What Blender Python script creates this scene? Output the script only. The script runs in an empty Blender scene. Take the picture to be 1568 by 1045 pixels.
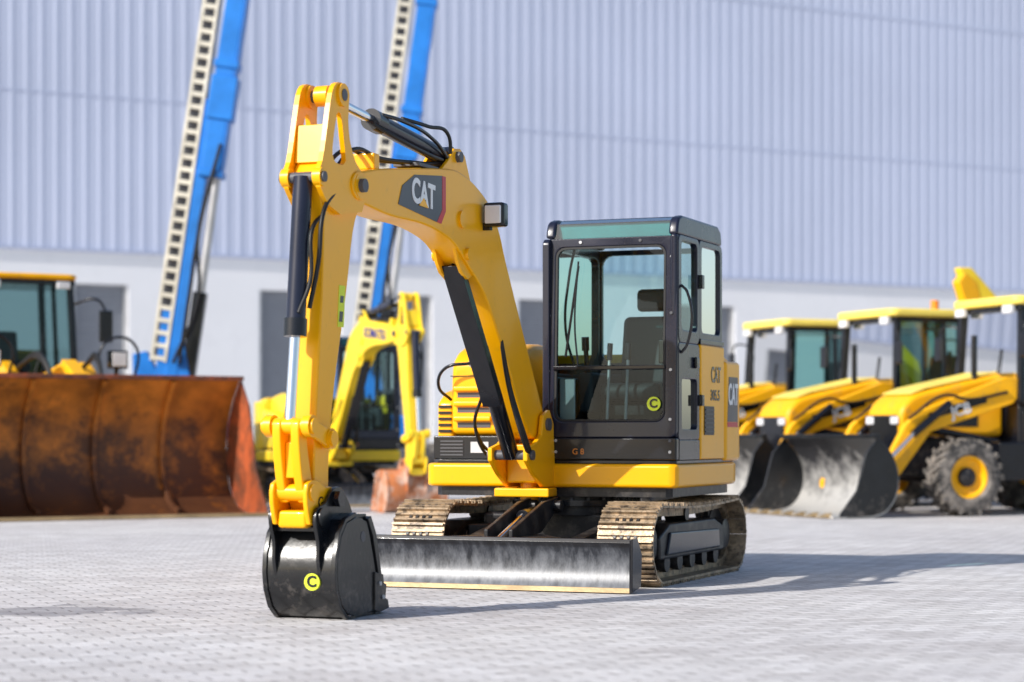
import bpy, bmesh, math, random
from mathutils import Vector, Matrix
random.seed(4)
sc = bpy.context.scene
R = math.radians

# ---------------------------------------------------------------- materials
def nodes(name):
    m = bpy.data.materials.new(name); m.use_nodes = True
    nt = m.node_tree; nt.nodes.clear()
    out = nt.nodes.new('ShaderNodeOutputMaterial')
    return m, nt, out

def paint(name, col, rough=0.35, metal=0.0, var=0.12, scale=3.0, col2=None, amount=0.0,
          bump=0.0, coat=0.0, spec=0.5, dscale=8.0, thr=0.55, stretch=None, zgrad=None, soft=0.08):
    m, nt, out = nodes(name)
    b = nt.nodes.new('ShaderNodeBsdfPrincipled')
    tc = nt.nodes.new('ShaderNodeTexCoord')
    n = nt.nodes.new('ShaderNodeTexNoise'); n.inputs['Scale'].default_value = scale
    n.inputs['Detail'].default_value = 6
    src = tc.outputs['Object']
    if stretch:
        mp = nt.nodes.new('ShaderNodeMapping'); mp.inputs['Scale'].default_value = stretch
        nt.links.new(src, mp.inputs['Vector']); src = mp.outputs[0]
    nt.links.new(src, n.inputs['Vector'])
    r = nt.nodes.new('ShaderNodeValToRGB')
    r.color_ramp.elements[0].position = 0.3; r.color_ramp.elements[1].position = 0.7
    c0 = [c * (1 - var) for c in col]; c1 = [min(1, c * (1 + var)) for c in col]
    r.color_ramp.elements[0].color = (*c0, 1); r.color_ramp.elements[1].color = (*c1, 1)
    nt.links.new(n.outputs['Fac'], r.inputs['Fac'])
    last = r.outputs['Color']
    if col2 is not None:
        n2 = nt.nodes.new('ShaderNodeTexNoise'); n2.inputs['Scale'].default_value = dscale
        n2.inputs['Detail'].default_value = 10; n2.inputs['Roughness'].default_value = 0.7
        nt.links.new(src, n2.inputs['Vector'])
        r2 = nt.nodes.new('ShaderNodeValToRGB')
        r2.color_ramp.elements[0].position = thr - soft; r2.color_ramp.elements[1].position = thr + soft
        r2.color_ramp.elements[0].color = (0, 0, 0, 1)
        r2.color_ramp.elements[1].color = (amount, amount, amount, 1)
        fac = n2.outputs['Fac']
        if zgrad:   # col2 cover, wear on some materials, increases towards height zgrad[0]
            sp = nt.nodes.new('ShaderNodeSeparateXYZ'); nt.links.new(tc.outputs['Object'], sp.inputs[0])
            mr0 = nt.nodes.new('ShaderNodeMapRange'); mr0.inputs['From Min'].default_value = zgrad[1]; mr0.inputs['From Max'].default_value = zgrad[0]
            mr0.inputs['To Min'].default_value = -zgrad[2]; mr0.inputs['To Max'].default_value = zgrad[2]
            nt.links.new(sp.outputs['Z'], mr0.inputs['Value'])
            a0 = nt.nodes.new('ShaderNodeMath'); a0.operation = 'ADD'
            nt.links.new(fac, a0.inputs[0]); nt.links.new(mr0.outputs[0], a0.inputs[1]); fac = a0.outputs[0]
        nt.links.new(fac, r2.inputs['Fac'])
        mx = nt.nodes.new('ShaderNodeMixRGB')
        nt.links.new(r2.outputs['Color'], mx.inputs['Fac'])
        nt.links.new(last, mx.inputs['Color1']); mx.inputs['Color2'].default_value = (*col2, 1)
        last = mx.outputs['Color']
    nt.links.new(last, b.inputs['Base Color'])
    mr = nt.nodes.new('ShaderNodeMapRange')
    mr.inputs['To Min'].default_value = max(0.02, rough - 0.08); mr.inputs['To Max'].default_value = rough + 0.12
    nt.links.new(n.outputs['Fac'], mr.inputs['Value']); nt.links.new(mr.outputs['Result'], b.inputs['Roughness'])
    b.inputs['Metallic'].default_value = metal
    b.inputs['Coat Weight'].default_value = coat; b.inputs['Coat Roughness'].default_value = 0.06
    b.inputs['Specular IOR Level'].default_value = spec
    if bump > 0:
        n3 = nt.nodes.new('ShaderNodeTexNoise'); n3.inputs['Scale'].default_value = dscale * 3
        n3.inputs['Detail'].default_value = 8
        nt.links.new(src, n3.inputs['Vector'])
        bp = nt.nodes.new('ShaderNodeBump'); bp.inputs['Strength'].default_value = bump
        bp.inputs['Distance'].default_value = 0.02
        nt.links.new(n3.outputs['Fac'], bp.inputs['Height']); nt.links.new(bp.outputs['Normal'], b.inputs['Normal'])
    nt.links.new(b.outputs['BSDF'], out.inputs['Surface'])
    return m

def glass(name, tint, refl=1.0, rough=0.01):
    m, nt, out = nodes(name)
    t = nt.nodes.new('ShaderNodeBsdfTransparent'); t.inputs['Color'].default_value = (*tint, 1)
    g = nt.nodes.new('ShaderNodeBsdfGlossy'); g.inputs['Roughness'].default_value = rough
    f = nt.nodes.new('ShaderNodeFresnel'); f.inputs['IOR'].default_value = 1.45
    mu = nt.nodes.new('ShaderNodeMath'); mu.operation = 'MULTIPLY'
    mu.inputs[1].default_value = 0.9 * refl; mu.use_clamp = True
    nt.links.new(f.outputs['Fac'], mu.inputs[0])
    mx = nt.nodes.new('ShaderNodeMixShader')
    nt.links.new(mu.outputs[0], mx.inputs['Fac'])
    nt.links.new(t.outputs[0], mx.inputs[1]); nt.links.new(g.outputs[0], mx.inputs[2])
    nt.links.new(mx.outputs[0], out.inputs['Surface'])
    return m

M = {}
M['yel'] = paint('yellow_paint', (0.97, 0.45, 0.001), 0.3, var=0.04, coat=0.12, spec=.28, scale=1.5, col2=(0.55, 0.27, 0.03), amount=0.25, dscale=14, thr=0.66)
M['yel2'] = paint('pale_yellow_paint', (0.96, 0.66, 0.03), 0.4, var=0.06, coat=0.1, spec=.35, col2=(0.5, 0.33, 0.1), amount=0.3, dscale=10, thr=0.66)
M['yel3'] = paint('loader_yellow_paint', (0.92, 0.45, 0.004), 0.4, var=0.07, coat=0.1, spec=.3, col2=(0.3, 0.2, 0.1), amount=0.4, dscale=5, thr=0.61)
M['paleyel'] = paint('light_yellow_paint', (0.95, 0.74, 0.14), 0.4, var=0.05)  # lighter yellow for hood tops and cab roofs
M['black'] = paint('black_gloss_paint', (0.006, 0.007, 0.011), 0.22, var=0.3, coat=0.25, spec=.35)
M['blackd'] = paint('black_dusty_paint', (0.012, 0.012, 0.015), 0.4, var=0.4, spec=.4, col2=(0.15, 0.13, 0.11), amount=0.4, dscale=9, thr=0.58, bump=0.08)
M['bucketblack'] = paint('bucket_black_paint', (0.007, 0.008, 0.010), 0.28, var=0.4, spec=.45, col2=(0.17, 0.15, 0.135), amount=0.45, dscale=9, thr=0.61, bump=0.06, zgrad=(0.0, .5, .08), coat=.15)
M['navy'] = paint('cab_frame_paint', (0.009, 0.011, 0.026), 0.26, var=0.2, coat=0.25, spec=.35)
M['rubber'] = paint('rubber', (0.014, 0.014, 0.015), 0.45, var=0.3, spec=.35)
M['tyre'] = paint('tyre_rubber', (0.05, 0.047, 0.045), 0.8, var=0.3, col2=(0.34, 0.30, 0.26), amount=0.6, dscale=6, thr=0.5)
M['chrome'] = paint('chrome_rod', (0.85, 0.85, 0.87), 0.12, metal=1.0, var=0.03)
M['shoe'] = paint('worn_track_steel', (0.42, 0.31, 0.20), 0.42, metal=0.35, var=0.35, scale=9, col2=(0.05, 0.04, 0.035), amount=0.85, dscale=16, thr=0.55, bump=0.3)
M['blade'] = paint('worn_blade_face', (0.022, 0.026, 0.036), 0.38, metal=0.1, var=0.45, scale=3, col2=(0.27, 0.28, 0.30), amount=0.85, dscale=3.0, thr=0.58, bump=0.05, stretch=(5, 1, 2.2), zgrad=(0.03, .33, .22), soft=.26)
M['edge'] = paint('cutting_edge_steel', (0.45, 0.32, 0.17), 0.4, metal=0.4, var=0.25, bump=0.1)
M['rust'] = paint('rusty_bucket_steel', (0.52, 0.165, 0.018), 0.5, metal=0.1, var=0.45, scale=2.6, col2=(0.05, 0.02, 0.012), amount=0.9, dscale=1.7, thr=0.50, bump=0.2, zgrad=(0.2, 1.7, .16), soft=.09)  # dark tone spreads towards the bucket bottom
M['rustred'] = paint('red_rust_paint', (0.36, 0.075, 0.022), 0.55, var=0.4, bump=0.2, col2=(.08, .035, .02), amount=.85, dscale=2.5, thr=.48)
M['rust2'] = paint('rusty_small_bucket', (0.50, 0.17, 0.06), 0.5, metal=0.1, var=0.35, col2=(0.66, 0.56, 0.48), amount=0.7, dscale=4, thr=0.52, bump=0.2)
M['gray'] = paint('gray_trim', (0.08, 0.08, 0.09), 0.5)
M['decal'] = paint('dark_decal', (0.045, 0.045, 0.06), 0.35)
M['lgray'] = paint('light_grey_metal', (0.55, 0.55, 0.56), 0.4, metal=0.3)
M['seat'] = paint('seat_vinyl', (0.025, 0.03, 0.033), 0.6)
M['white'] = paint('white_decal', (0.8, 0.8, 0.8), 0.4, var=0.02)
M['red'] = paint('red_decal', (0.55, 0.02, 0.03), 0.4)
M['lime'] = paint('lime_sticker', (0.70, 0.80, 0.03), 0.5, var=0.03)
M['blue'] = paint('blue_paint', (0.008, 0.18, 0.60), 0.4, var=0.15, coat=0.1)
M['dblue'] = paint('dark_blue_text', (0.02, 0.03, 0.25), 0.4)
M['cream'] = paint('cream_cable_track', (0.66, 0.62, 0.52), 0.5, var=0.2)
M['lens'] = paint('lamp_lens', (0.75, 0.75, 0.78), 0.15, coat=1.0)
M['amber'] = paint('amber_lamp', (0.8, 0.25, 0.02), 0.3)
M['glass'] = glass('tinted_glass', (0.72, 0.88, 0.87))
M['glassb'] = glass('green_tinted_glass', (0.52, 0.74, 0.72), 1.3)
M['glassd'] = glass('dark_tinted_glass', (0.42, 0.56, 0.57), .8)
M['teal'] = glass('teal_roof_glass', (0.16, 0.56, 0.56), 3.5, 0.1)
M['blackpat'] = paint('worn_black_bucket', (0.03, 0.03, 0.034), 0.4, metal=0.2, var=0.4, col2=(0.55, 0.54, 0.52), amount=0.85, dscale=2.2, thr=0.50, bump=0.06, zgrad=(0.0, 1.0, .24), soft=.14)

# ---------------------------------------------------------------- helpers
def empty(name, loc=(0, 0, 0), rz=0.0, s=1.0):
    e = bpy.data.objects.new(name, None); sc.collection.objects.link(e)
    e.location = loc; e.rotation_euler = (0, 0, rz); e.scale = (s, s, s)
    e.empty_display_size = 0.3
    return e

def mk(name, verts, faces, mat, parent=None, bevel=0.0, smooth=False, seg=2):
    me = bpy.data.meshes.new(name); me.from_pydata([tuple(v) for v in verts], [], faces)
    bm = bmesh.new(); bm.from_mesh(me); bmesh.ops.recalc_face_normals(bm, faces=bm.faces); bm.to_mesh(me); bm.free()
    o = bpy.data.objects.new(name, me); sc.collection.objects.link(o)
    if mat is not None: me.materials.append(M[mat] if isinstance(mat, str) else mat)
    if parent: o.parent = parent
    if bevel > 0:
        b = o.modifiers.new('bevel', 'BEVEL'); b.width = bevel; b.segments = seg; b.limit_method = 'ANGLE'; b.angle_limit = R(35)
        for p in me.polygons: p.use_smooth = True
        wn = o.modifiers.new('wn', 'WEIGHTED_NORMAL'); wn.keep_sharp = True; wn.weight = 90
    if smooth:
        for p in me.polygons: p.use_smooth = True
        try: me.set_sharp_from_angle(angle=R(35))
        except Exception: pass
    return o

def box(name, x0, x1, y0, y1, z0, z1, mat, parent, bevel=0.01):
    v = [(x, y, z) for x in (x0, x1) for y in (y0, y1) for z in (z0, z1)]
    f = [(0, 1, 3, 2), (4, 6, 7, 5), (0, 4, 5, 1), (2, 3, 7, 6), (0, 2, 6, 4), (1, 5, 7, 3)]
    return mk(name, v, f, mat, parent, bevel)

def prism(name, pts, a0, a1, axis, mat, parent, bevel=0.01, seg=2, smooth=False):
    n = len(pts)
    def mp(a, p):
        if axis == 'x': return (a, p[0], p[1])
        if axis == 'y': return (p[0], a, p[1])
        return (p[0], p[1], a)
    v = [mp(a0, p) for p in pts] + [mp(a1, p) for p in pts]
    f = [tuple(range(n)), tuple(range(2 * n - 1, n - 1, -1))]
    for i in range(n):
        j = (i + 1) % n; f.append((i, j, j + n, i + n))
    return mk(name, v, f, mat, parent, bevel, seg=seg, smooth=smooth)

def cr(pts, steps=4):
    P = [Vector(p) for p in pts]; out = []
    for i in range(len(P) - 1):
        p0 = P[i - 1] if i > 0 else P[0] * 2 - P[1]
        p1, p2 = P[i], P[i + 1]
        p3 = P[i + 2] if i + 2 < len(P) else P[-1] * 2 - P[-2]
        for k in range(steps):
            t = k / steps
            q = .5 * ((2 * p1) + (p2 - p0) * t + (2 * p0 - 5 * p1 + 4 * p2 - p3) * t * t + (-p0 + 3 * p1 - 3 * p2 + p3) * t ** 3)
            out.append((q.x, q.y))
    out.append(tuple(P[-1])); return out

def basis(d):
    d = d.normalized(); u = Vector((0, 0, 1)) if abs(d.z) < 0.9 else Vector((1, 0, 0))
    a = d.cross(u).normalized(); b = a.cross(d).normalized(); return a, b

def cyl(name, p0, p1, r, mat, parent, r1=None, seg=24, bevel=0.004):
    p0, p1 = Vector(p0), Vector(p1); a, b = basis(p1 - p0); r1 = r if r1 is None else r1
    v = []
    for p, rr in ((p0, r), (p1, r1)):
        for i in range(seg):
            t = 2 * math.pi * i / seg; v.append(p + a * math.cos(t) * rr + b * math.sin(t) * rr)
    f = [tuple(range(seg)), tuple(range(2 * seg - 1, seg - 1, -1))]
    for i in range(seg):
        j = (i + 1) % seg; f.append((i, j, j + seg, i + seg))
    return mk(name, v, f, mat, parent, 0, smooth=True)

def bar(name, p0, p1, w, h, mat, parent, bevel=0.006):
    p0, p1 = Vector(p0), Vector(p1); a, b = basis(p1 - p0)
    v = []
    for p in (p0, p1):
        for s, t in ((-1, -1), (1, -1), (1, 1), (-1, 1)):
            v.append(p + a * s * w / 2 + b * t * h / 2)
    f = [(0, 1, 2, 3), (7, 6, 5, 4), (0, 4, 5, 1), (1, 5, 6, 2), (2, 6, 7, 3), (3, 7, 4, 0)]
    return mk(name, v, f, mat, parent, bevel)

def hose(name, pts, r, mat, parent):
    cu = bpy.data.curves.new(name, 'CURVE'); cu.dimensions = '3D'; cu.bevel_depth = r; cu.bevel_resolution = 3
    cu.resolution_u = 10; cu.use_fill_caps = True
    sp = cu.splines.new('BEZIER'); sp.bezier_points.add(len(pts) - 1)
    for bp, p in zip(sp.bezier_points, pts):
        bp.co = p; bp.handle_left_type = bp.handle_right_type = 'AUTO'
    cu.materials.append(M[mat]); o = bpy.data.objects.new(name, cu); sc.collection.objects.link(o); o.parent = parent
    return o

def rrect(cx, cy, w, h, r, n=5):
    pts = []
    for (sx, sy, a0) in ((1, 1, 0), (-1, 1, 90), (-1, -1, 180), (1, -1, 270)):
        for i in range(n):
            t = R(a0 + 90 * i / (n - 1))
            pts.append((cx + sx * (w / 2 - r) + r * math.cos(t), cy + sy * (h / 2 - r) + r * math.sin(t)))
    return pts

def ring(name, outer, inner, mp, thick_vec, mat, parent, bevel=0.006):
    n = len(outer); T = Vector(thick_vec)
    v = [Vector(mp(*p)) for p in outer] + [Vector(mp(*p)) for p in inner]
    v += [p + T for p in v]
    f = []
    for i in range(n):
        j = (i + 1) % n
        f += [(i, j, n + j, n + i), (2 * n + i, 3 * n + i, 3 * n + j, 2 * n + j),
              (i, 2 * n + i, 2 * n + j, j), (n + i, n + j, 3 * n + j, 3 * n + i)]
    return mk(name, v, f, mat, parent, bevel)

def sheet(name, pts, mat, parent):
    return mk(name, pts, [tuple(range(len(pts)))], mat, parent)

def shell_pts(poly, t):
    off = []
    for i, p in enumerate(poly):
        a = Vector(poly[max(0, i - 1)]); b = Vector(poly[min(len(poly) - 1, i + 1)])
        d = (b - a).normalized(); nrm = Vector((-d.y, d.x))
        off.append((p[0] + nrm.x * t, p[1] + nrm.y * t))
    return list(poly) + off[::-1]

def text(name, s, size, org, xdir, ydir, mat, parent, depth=0.002, sx=1.0, bold=0.0):
    cu = bpy.data.curves.new(name, 'FONT'); cu.body = s; cu.size = size; cu.extrude = depth
    cu.align_x = 'CENTER'; cu.align_y = 'CENTER'; cu.offset = bold
    o = bpy.data.objects.new(name, cu); sc.collection.objects.link(o)
    dg = bpy.context.evaluated_depsgraph_get()
    me = bpy.data.meshes.new_from_object(o.evaluated_get(dg))
    bpy.data.objects.remove(o)
    X = Vector(xdir).normalized(); Yv = Vector(ydir).normalized(); Z = X.cross(Yv)
    mt = Matrix((( X.x * sx, Yv.x, Z.x, org[0]), (X.y * sx, Yv.y, Z.y, org[1]), (X.z * sx, Yv.z, Z.z, org[2]), (0, 0, 0, 1)))
    me.transform(mt); me.materials.clear(); me.materials.append(M[mat])
    o = bpy.data.objects.new(name, me); sc.collection.objects.link(o); o.parent = parent
    return o

def lathe_x(name, prof, c, mat, parent, seg=40, smooth=True):
    v = []; f = []; n = len(prof)
    for i in range(seg):
        t = 2 * math.pi * i / seg
        for (x, r) in prof: v.append((c[0] + x, c[1] + r * math.cos(t), c[2] + r * math.sin(t)))
    for i in range(seg):
        j = (i + 1) % seg
        for k in range(n - 1): f.append((i * n + k, i * n + k + 1, j * n + k + 1, j * n + k))
    return mk(name, v, f, mat, parent, 0, smooth=smooth)

def wheel(name, c, r, w, parent, rim='yel3', side=1, lugs=22):
    h = w / 2
    lathe_x(name + '_tyre', [(-h * .8, r * .55), (-h, r * .62), (-h, r * .84), (-h * .85, r * .93), (h * .85, r * .93), (h, r * .84), (h, r * .62), (h * .8, r * .55)], c, 'tyre', parent)
    v = []; f = []
    for i in range(lugs):
        for s in (-1, 1):
            t = 2 * math.pi * (i + (0.25 if s > 0 else -0.25)) / lugs
            for (xa, dt) in ((0.04 * h * s, 0.10 + 0), (h * 1.02 * s, -0.10)):
                for rr in (r * .86, r):
                    for da in (-0.055, 0.055):
                        a = t + dt + da
                        v.append((c[0] + xa, c[1] + rr * math.cos(a), c[2] + rr * math.sin(a)))
            b = len(v) - 8
            f += [(b, b + 1, b + 3, b + 2), (b + 4, b + 6, b + 7, b + 5), (b, b + 2, b + 6, b + 4), (b + 1, b + 5, b + 7, b + 3), (b + 2, b + 3, b + 7, b + 6)]
    mk(name + '_lugs', v, f, 'tyre', parent)
    lathe_x(name + '_rim', [(-h * .7, r * .3), (-h * .8, r * .56), (h * .8, r * .58), (h * .75, r * .5), (h * .45, r * .46), (h * .3, r * .3), (h * .3, 0.001)], c, rim, parent)
    lathe_x(name + '_hub', [(0, r * .26), (h * .6, r * .24), (h * .72, r * .16), (h * .75, 0.001)], c, 'blackd' if r < .6 else rim, parent)
    if side < 0:
        lathe_x(name + '_disc', [(-h * .5, r * .5), (-h * .3, r * .3), (-h * .6, r * .2), (-h * .6, .001)], c, rim, parent)

# ---------------------------------------------------------------- excavator
def track(parent, nm, xc, w, ya, yb, r, mat):
    zc = r + 0.02
    L = yb - ya; per = 2 * L + 2 * math.pi * r; n = 42; st = per / n
    v = []; f = []
    def at(s):
        s %= per
        if s < L: return (ya + s, zc - r - 0, 0.0)
        s -= L
        if s < math.pi * r:
            a = s / r; return (yb + r * math.sin(a), zc - r * math.cos(a), a)
        s -= math.pi * r
        if s < L: return (yb - s, zc + r - 0.025 * math.sin(math.pi * s / L), math.pi)
        s -= L; a = s / r
        return (ya - r * math.sin(a), zc + r * math.cos(a), math.pi + a)
    def addbox(y, z, ang, x0, x1, t0, t1, n0, n1):
        ty, tz = math.cos(ang), math.sin(ang); ny, nz = math.sin(ang), -math.cos(ang)
        b = len(v)
        for x in (x0, x1):
            for t in (t0, t1):
                for q in (n0, n1): v.append((x, y + ty * t + ny * q, z + tz * t + nz * q))
        f.extend([(b, b + 1, b + 3, b + 2), (b + 4, b + 6, b + 7, b + 5), (b, b + 4, b + 5, b + 1), (b + 2, b + 3, b + 7, b + 6), (b, b + 2, b + 6, b + 4), (b + 1, b + 5, b + 7, b + 3)])
    vb = []
    for i in range(n):
        y, z, a = at(i * st)
        addbox(y, z, a, xc - w / 2, xc + w / 2, -st * .47, st * .47, -0.018, -0.002)
        for g, hh in ((-.40, 0.022), (-.02, 0.016), (.36, 0.016)):
            addbox(y, z, a, xc - w / 2 + .004, xc + w / 2 - .004, st * g, st * (g + .12), -0.004, hh)
        for s in (-1, 1):
            addbox(y, z, a, xc + s * .05 - .018, xc + s * .05 + .018, -st * .55, st * .55, -0.075, -0.016)
        vb.append((y, z, a))
    mk(nm + '_shoes', v, f, mat, parent, 0)
    v = []; f = []
    for (y, z, a) in vb:
        for s in (-.075, -.025, .025, .075):
            addbox(y, z, a, xc + s - .010, xc + s + .010, st * .17 - .01, st * .17 + .01, -.004, .008)
    mk(nm + '_shoe_bolts', v, f, 'blackd', parent, 0)
    prism(nm + '_frame', [(ya + .12, .17), (yb - .1, .17), (yb - .12, .36), (yb - .35, .42), (ya + .35, .42), (ya + .1, .33)], xc - .13, xc + .13, 'x', 'blackd', parent, .02)
    prism(nm + '_frame_guard', [(ya + .22, .20), (yb - .28, .20), (yb - .3, .34), (ya + .3, .36)], xc - .15, xc + .15, 'x', 'black', parent, .015)
    for k, yy in (('idler', ya), ('sprocket', yb)):
        lathe_x(nm + '_' + k, [(-.06, .001), (-.06, .1), (-.03, .12), (-.03, r - .07), (.03, r - .07), (.03, .12), (.11, .11), (.12, .05), (.12, .001)], (xc, yy, zc), 'blackd', parent)
    for i in range(5):
        yy = ya + .3 + i * (L - .6) / 4
        cyl(nm + '_roller_%d' % i, (xc - .12, yy, .145), (xc + .12, yy, .145), .065, 'blackd', parent)
    cyl(nm + '_carrier', (xc - .08, 0, .47), (xc + .08, 0, .47), .05, 'blackd', parent)
    tn = 15
    pts = []
    for i in range(tn * 2):
        a = 2 * math.pi * i / (tn * 2); rr = r - .02 if i % 2 else r - .07
        pts.append((yb + rr * math.cos(a), zc + rr * math.sin(a)))
    prism(nm + '_sprocket_teeth', pts, xc - .02, xc + .02, 'x', 'blackd', parent, 0)

def excavator(name, loc, rz, s=1.0, ym='yel', brand='CAT', main=True, bucket='bucketblack', swing=0.0, bw=.205):
    E = empty(name, loc, rz, s)
    B = -0.13
    for nm, xc in (('track_left', .77), ('track_right', -.77)):
        track(E, nm, xc, .40, -.90, .90, .27, 'shoe')
    prism('undercarriage_frame', [(-.57, -.45), (.57, -.3), (.57, .3), (-.57, .45)], .26, .48, 'z', 'blackd', E, .03)
    for sx in (-1, 1):
        prism('leg_%d' % (sx + 2), [(sx * .3, -.45), (sx * .62, -.62), (sx * .62, -.3), (sx * .4, -.15)], .24, .40, 'z', 'blackd', E, .02)
        prism('leg_rear_%d' % (sx + 2), [(sx * .3, .45), (sx * .62, .62), (sx * .62, .3), (sx * .4, .15)], .24, .40, 'z', 'blackd', E, .02)
    cyl('slew_ring', (0, 0, .46), (0, 0, .66), .42, 'blackd', E, seg=48)
    cyl('slew_ring_flange', (0, 0, .53), (0, 0, .57), .48, 'black', E, seg=48)
    for i in range(24):
        t = 2 * math.pi * i / 24
        cyl('slew_bolt_%d' % i, (.455 * math.cos(t), .455 * math.sin(t), .57), (.455 * math.cos(t), .455 * math.sin(t), .59), .014, 'gray', E, seg=6)
    # blade
    for sx in (-1, 1):
        bar('blade_arm_%d' % (sx + 2), (sx * .42, -.38, .36), (sx * .36, -1.52, .20), .10, .13, 'blackd', E)
        prism('blade_bracket_%d' % (sx + 2), [(-1.5, .3), (-.95, .36), (-.62, .52), (-.62, .60), (-.9, .57), (-1.5, .40)], sx * .09 - .015 - .02, sx * .09 + .015 - .02, 'x', 'blackd', E, .006)
    prism('blade_arm_web', [(-.42, -.45), (.42, -.45), (.37, -1.50), (-.37, -1.50)], .235, .265, 'z', 'blackd', E, .005)
    prism('blade_crest_plate', [(-.42, -1.42), (-.1, -1.0), (.1, -1.0), (.42, -1.42)], .33, .35, 'z', 'blackd', E, .005)
    cyl('blade_cylinder', (-.02, -.42, .52), (-.02, -1.05, .47), .05, 'black', E)
    cyl('blade_cylinder_rod', (-.02, -1.05, .47), (-.02, -1.5, .33), .025, 'chrome', E)
    for sx in (-1, 1):
        cyl('bracket_pin_%d' % (sx + 2), (sx * .16 - .02, -.7, .54), (sx * .03 - .02, -.7, .54), .04, 'blackd', E)
    bl = cr([(-1.64, .03), (-1.605, .07), (-1.578, .14), (-1.575, .22), (-1.595, .29), (-1.63, .335)], 4)
    prism('blade_plate', shell_pts(bl, -.03), -.97, .97, 'x', 'blade', E, 0, smooth=True)
    prism('blade_top_tube', [(-1.645, .33), (-1.58, .33), (-1.57, .355), (-1.63, .36)], -.975, .975, 'x', 'black', E, .006)
    prism('blade_cutting_edge', [(-1.665, .008), (-1.64, .008), (-1.62, .036), (-1.645, .040)], -.97, .97, 'x', 'edge', E, .003)
    for sx in (-1, 1):
        prism('blade_end_plate_%d' % (sx + 2), [(-1.66, .01), (-1.48, .04), (-1.46, .25), (-1.55, .36), (-1.655, .36)], sx * .978 - .012, sx * .978 + .012, 'x', 'black', E, .004)
    # deck
    def plan(x0, x1, yf, yr, ins=0.0, yc=.88):
        pts = [(x0 + ins + .06, yf + ins), (x1 - ins - .04, yf + ins), (x1 - ins, yf + .04 + ins), (x1 - ins, yc)]
        for i in range(1, 14):
            t = i / 14 * math.pi
            pts.append(((x0 + x1) / 2 + (x1 - x0 - 2 * ins) / 2 * math.copysign(abs(math.cos(t)) ** .5, math.cos(t)), yc + (yr - yc - ins) * math.sin(t) ** .8))
        pts += [(x0 + ins, yc), (x0 + ins, yf + .06 + ins)]
        return pts
    prism('deck_skirt', plan(-1.0, .94, -.54, 1.28), .665, .835, 'z', ym, E, .03, 3)
    prism('deck_underside', plan(-1.0, .94, -.54, 1.28, .06), .60, .665, 'z', 'blackd', E, .0)
    prism('deck_sill', plan(-.97, .93, -.52, 1.25, .012), .836, .86, 'z', 'black', E, .004)
    cw = plan(-1.0, .945, .66, 1.31, 0, 1.0)
    prism('counterweight', cw, .845, 1.60, 'z', ym, E, .045, 4)
    # engine hood (viewer left)
    prism('side_hood', [(-.34, .86), (-.34, 1.28), (-.22, 1.36), (.1, 1.42), (.655, 1.48), (.655, .86)], -.985, -.845, 'x', ym, E, .035, 3)
    prism('tank_hood', cr([(-.42, 1.04), (-.425, 1.44), (-.38, 1.60), (-.22, 1.69), (.1, 1.72), (.655, 1.66)], 2) + [(.655, 1.04)], -.838, -.30, 'x', ym, E, .05, 3)
    prism('rear_hood', [(.655, 1.5), (.66, 1.66), (1.0, 1.64), (1.14, 1.605)], -.9, .85, 'x', ym, E, .02, 3)
    box('black_lower_box', -.96, -.22, -.46, -.36, .862, 1.035, 'black', E, .01)
    box('hood_inner_fill', -.62, -.12, -.34, .5, .862, 1.04, 'blackd', E, .0)
    box('data_plate', -.66, -.52, -.4635, -.459, .91, .99, 'lgray', E, 0)
    for i in range(5):
        box('lower_vent_%d' % i, -.9, -.72, -.468, -.458, .89 + i * .025, .90 + i * .025, 'gray', E, 0)
    for i in range(7):
        box('louvre_%d' % i, -.965, -.865, -.352, -.335, .97 + i * .045, .99 + i * .045, 'black', E, .0)
    for i in range(3):
        box('hood_step_%d' % i, -.80, -.50, -.47, -.40, 1.14 + i * .11, 1.18 + i * .11, ym, E, .012)
        box('hood_step_gap_%d' % i, -.78, -.52, -.4275, -.418, 1.095 + i * .11, 1.132 + i * .11, 'gray', E, 0)
    box('hood_panel_seam', -.835, -.31, -.429, -.41, 1.47, 1.476, 'black', E, 0)
    cyl('filler_cap', (-.66, -.36, 1.55), (-.66, -.425, 1.57), .035, 'gray', E)
    cyl('hood_latch', (-.5, -.40, 1.53), (-.5, -.43, 1.53), .02, 'black', E)
    hose('grab_rail', [(-.86, -.36, 1.30), (-.90, -.50, 1.40), (-.84, -.54, 1.52), (-.66, -.52, 1.56), (-.50, -.45, 1.56)], .012, 'black', E)
    # cab
    x0, x1, yf, yb = -.075, .93, -.52, .64
    box('cab_base_front', x0, x1 + .002, yf - .004, yf + .06, .862, 1.02, 'black', E, .012)
    box('cab_floor', x0 + .01, x1 - .01, yf + .07, yb, .862, 1.0, 'blackd', E, .0)
    box('cab_side_sill', x1 - .04, x1 + .004, yf + .065, .04, .862, 1.005, 'black', E, .006)
    lean = .05
    def mf(u, z): return (u, yf + lean * max(0, (z - 1.02)) / 1.45, z)
    ring('cab_front_frame', rrect((x0 + x1) / 2, 1.735, x1 - x0, 1.43, .05), rrect(.425, 1.762, .83, 1.25, .07), mf, (0, .055, 0), 'navy', E, .012)
    sheet('windshield', [(0, mf(0, 1.5)[1] + .02, 1.52), (.85, mf(0, 1.5)[1] + .02, 1.52), (.85, mf(0, 2.4)[1] + .02, 2.41), (0, mf(0, 2.4)[1] + .02, 2.41)], 'glass', E)
    sheet('lower_front_glass', [(0, yf + .028, 1.12), (.85, yf + .028, 1.12), (.85, mf(0, 1.5)[1] + .028, 1.52), (0, mf(0, 1.5)[1] + .028, 1.52)], 'glassd', E)
    box('windshield_crossbar', .005, .845, yf + .0, yf + .045, 1.505, 1.535, 'black', E, .006)
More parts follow.
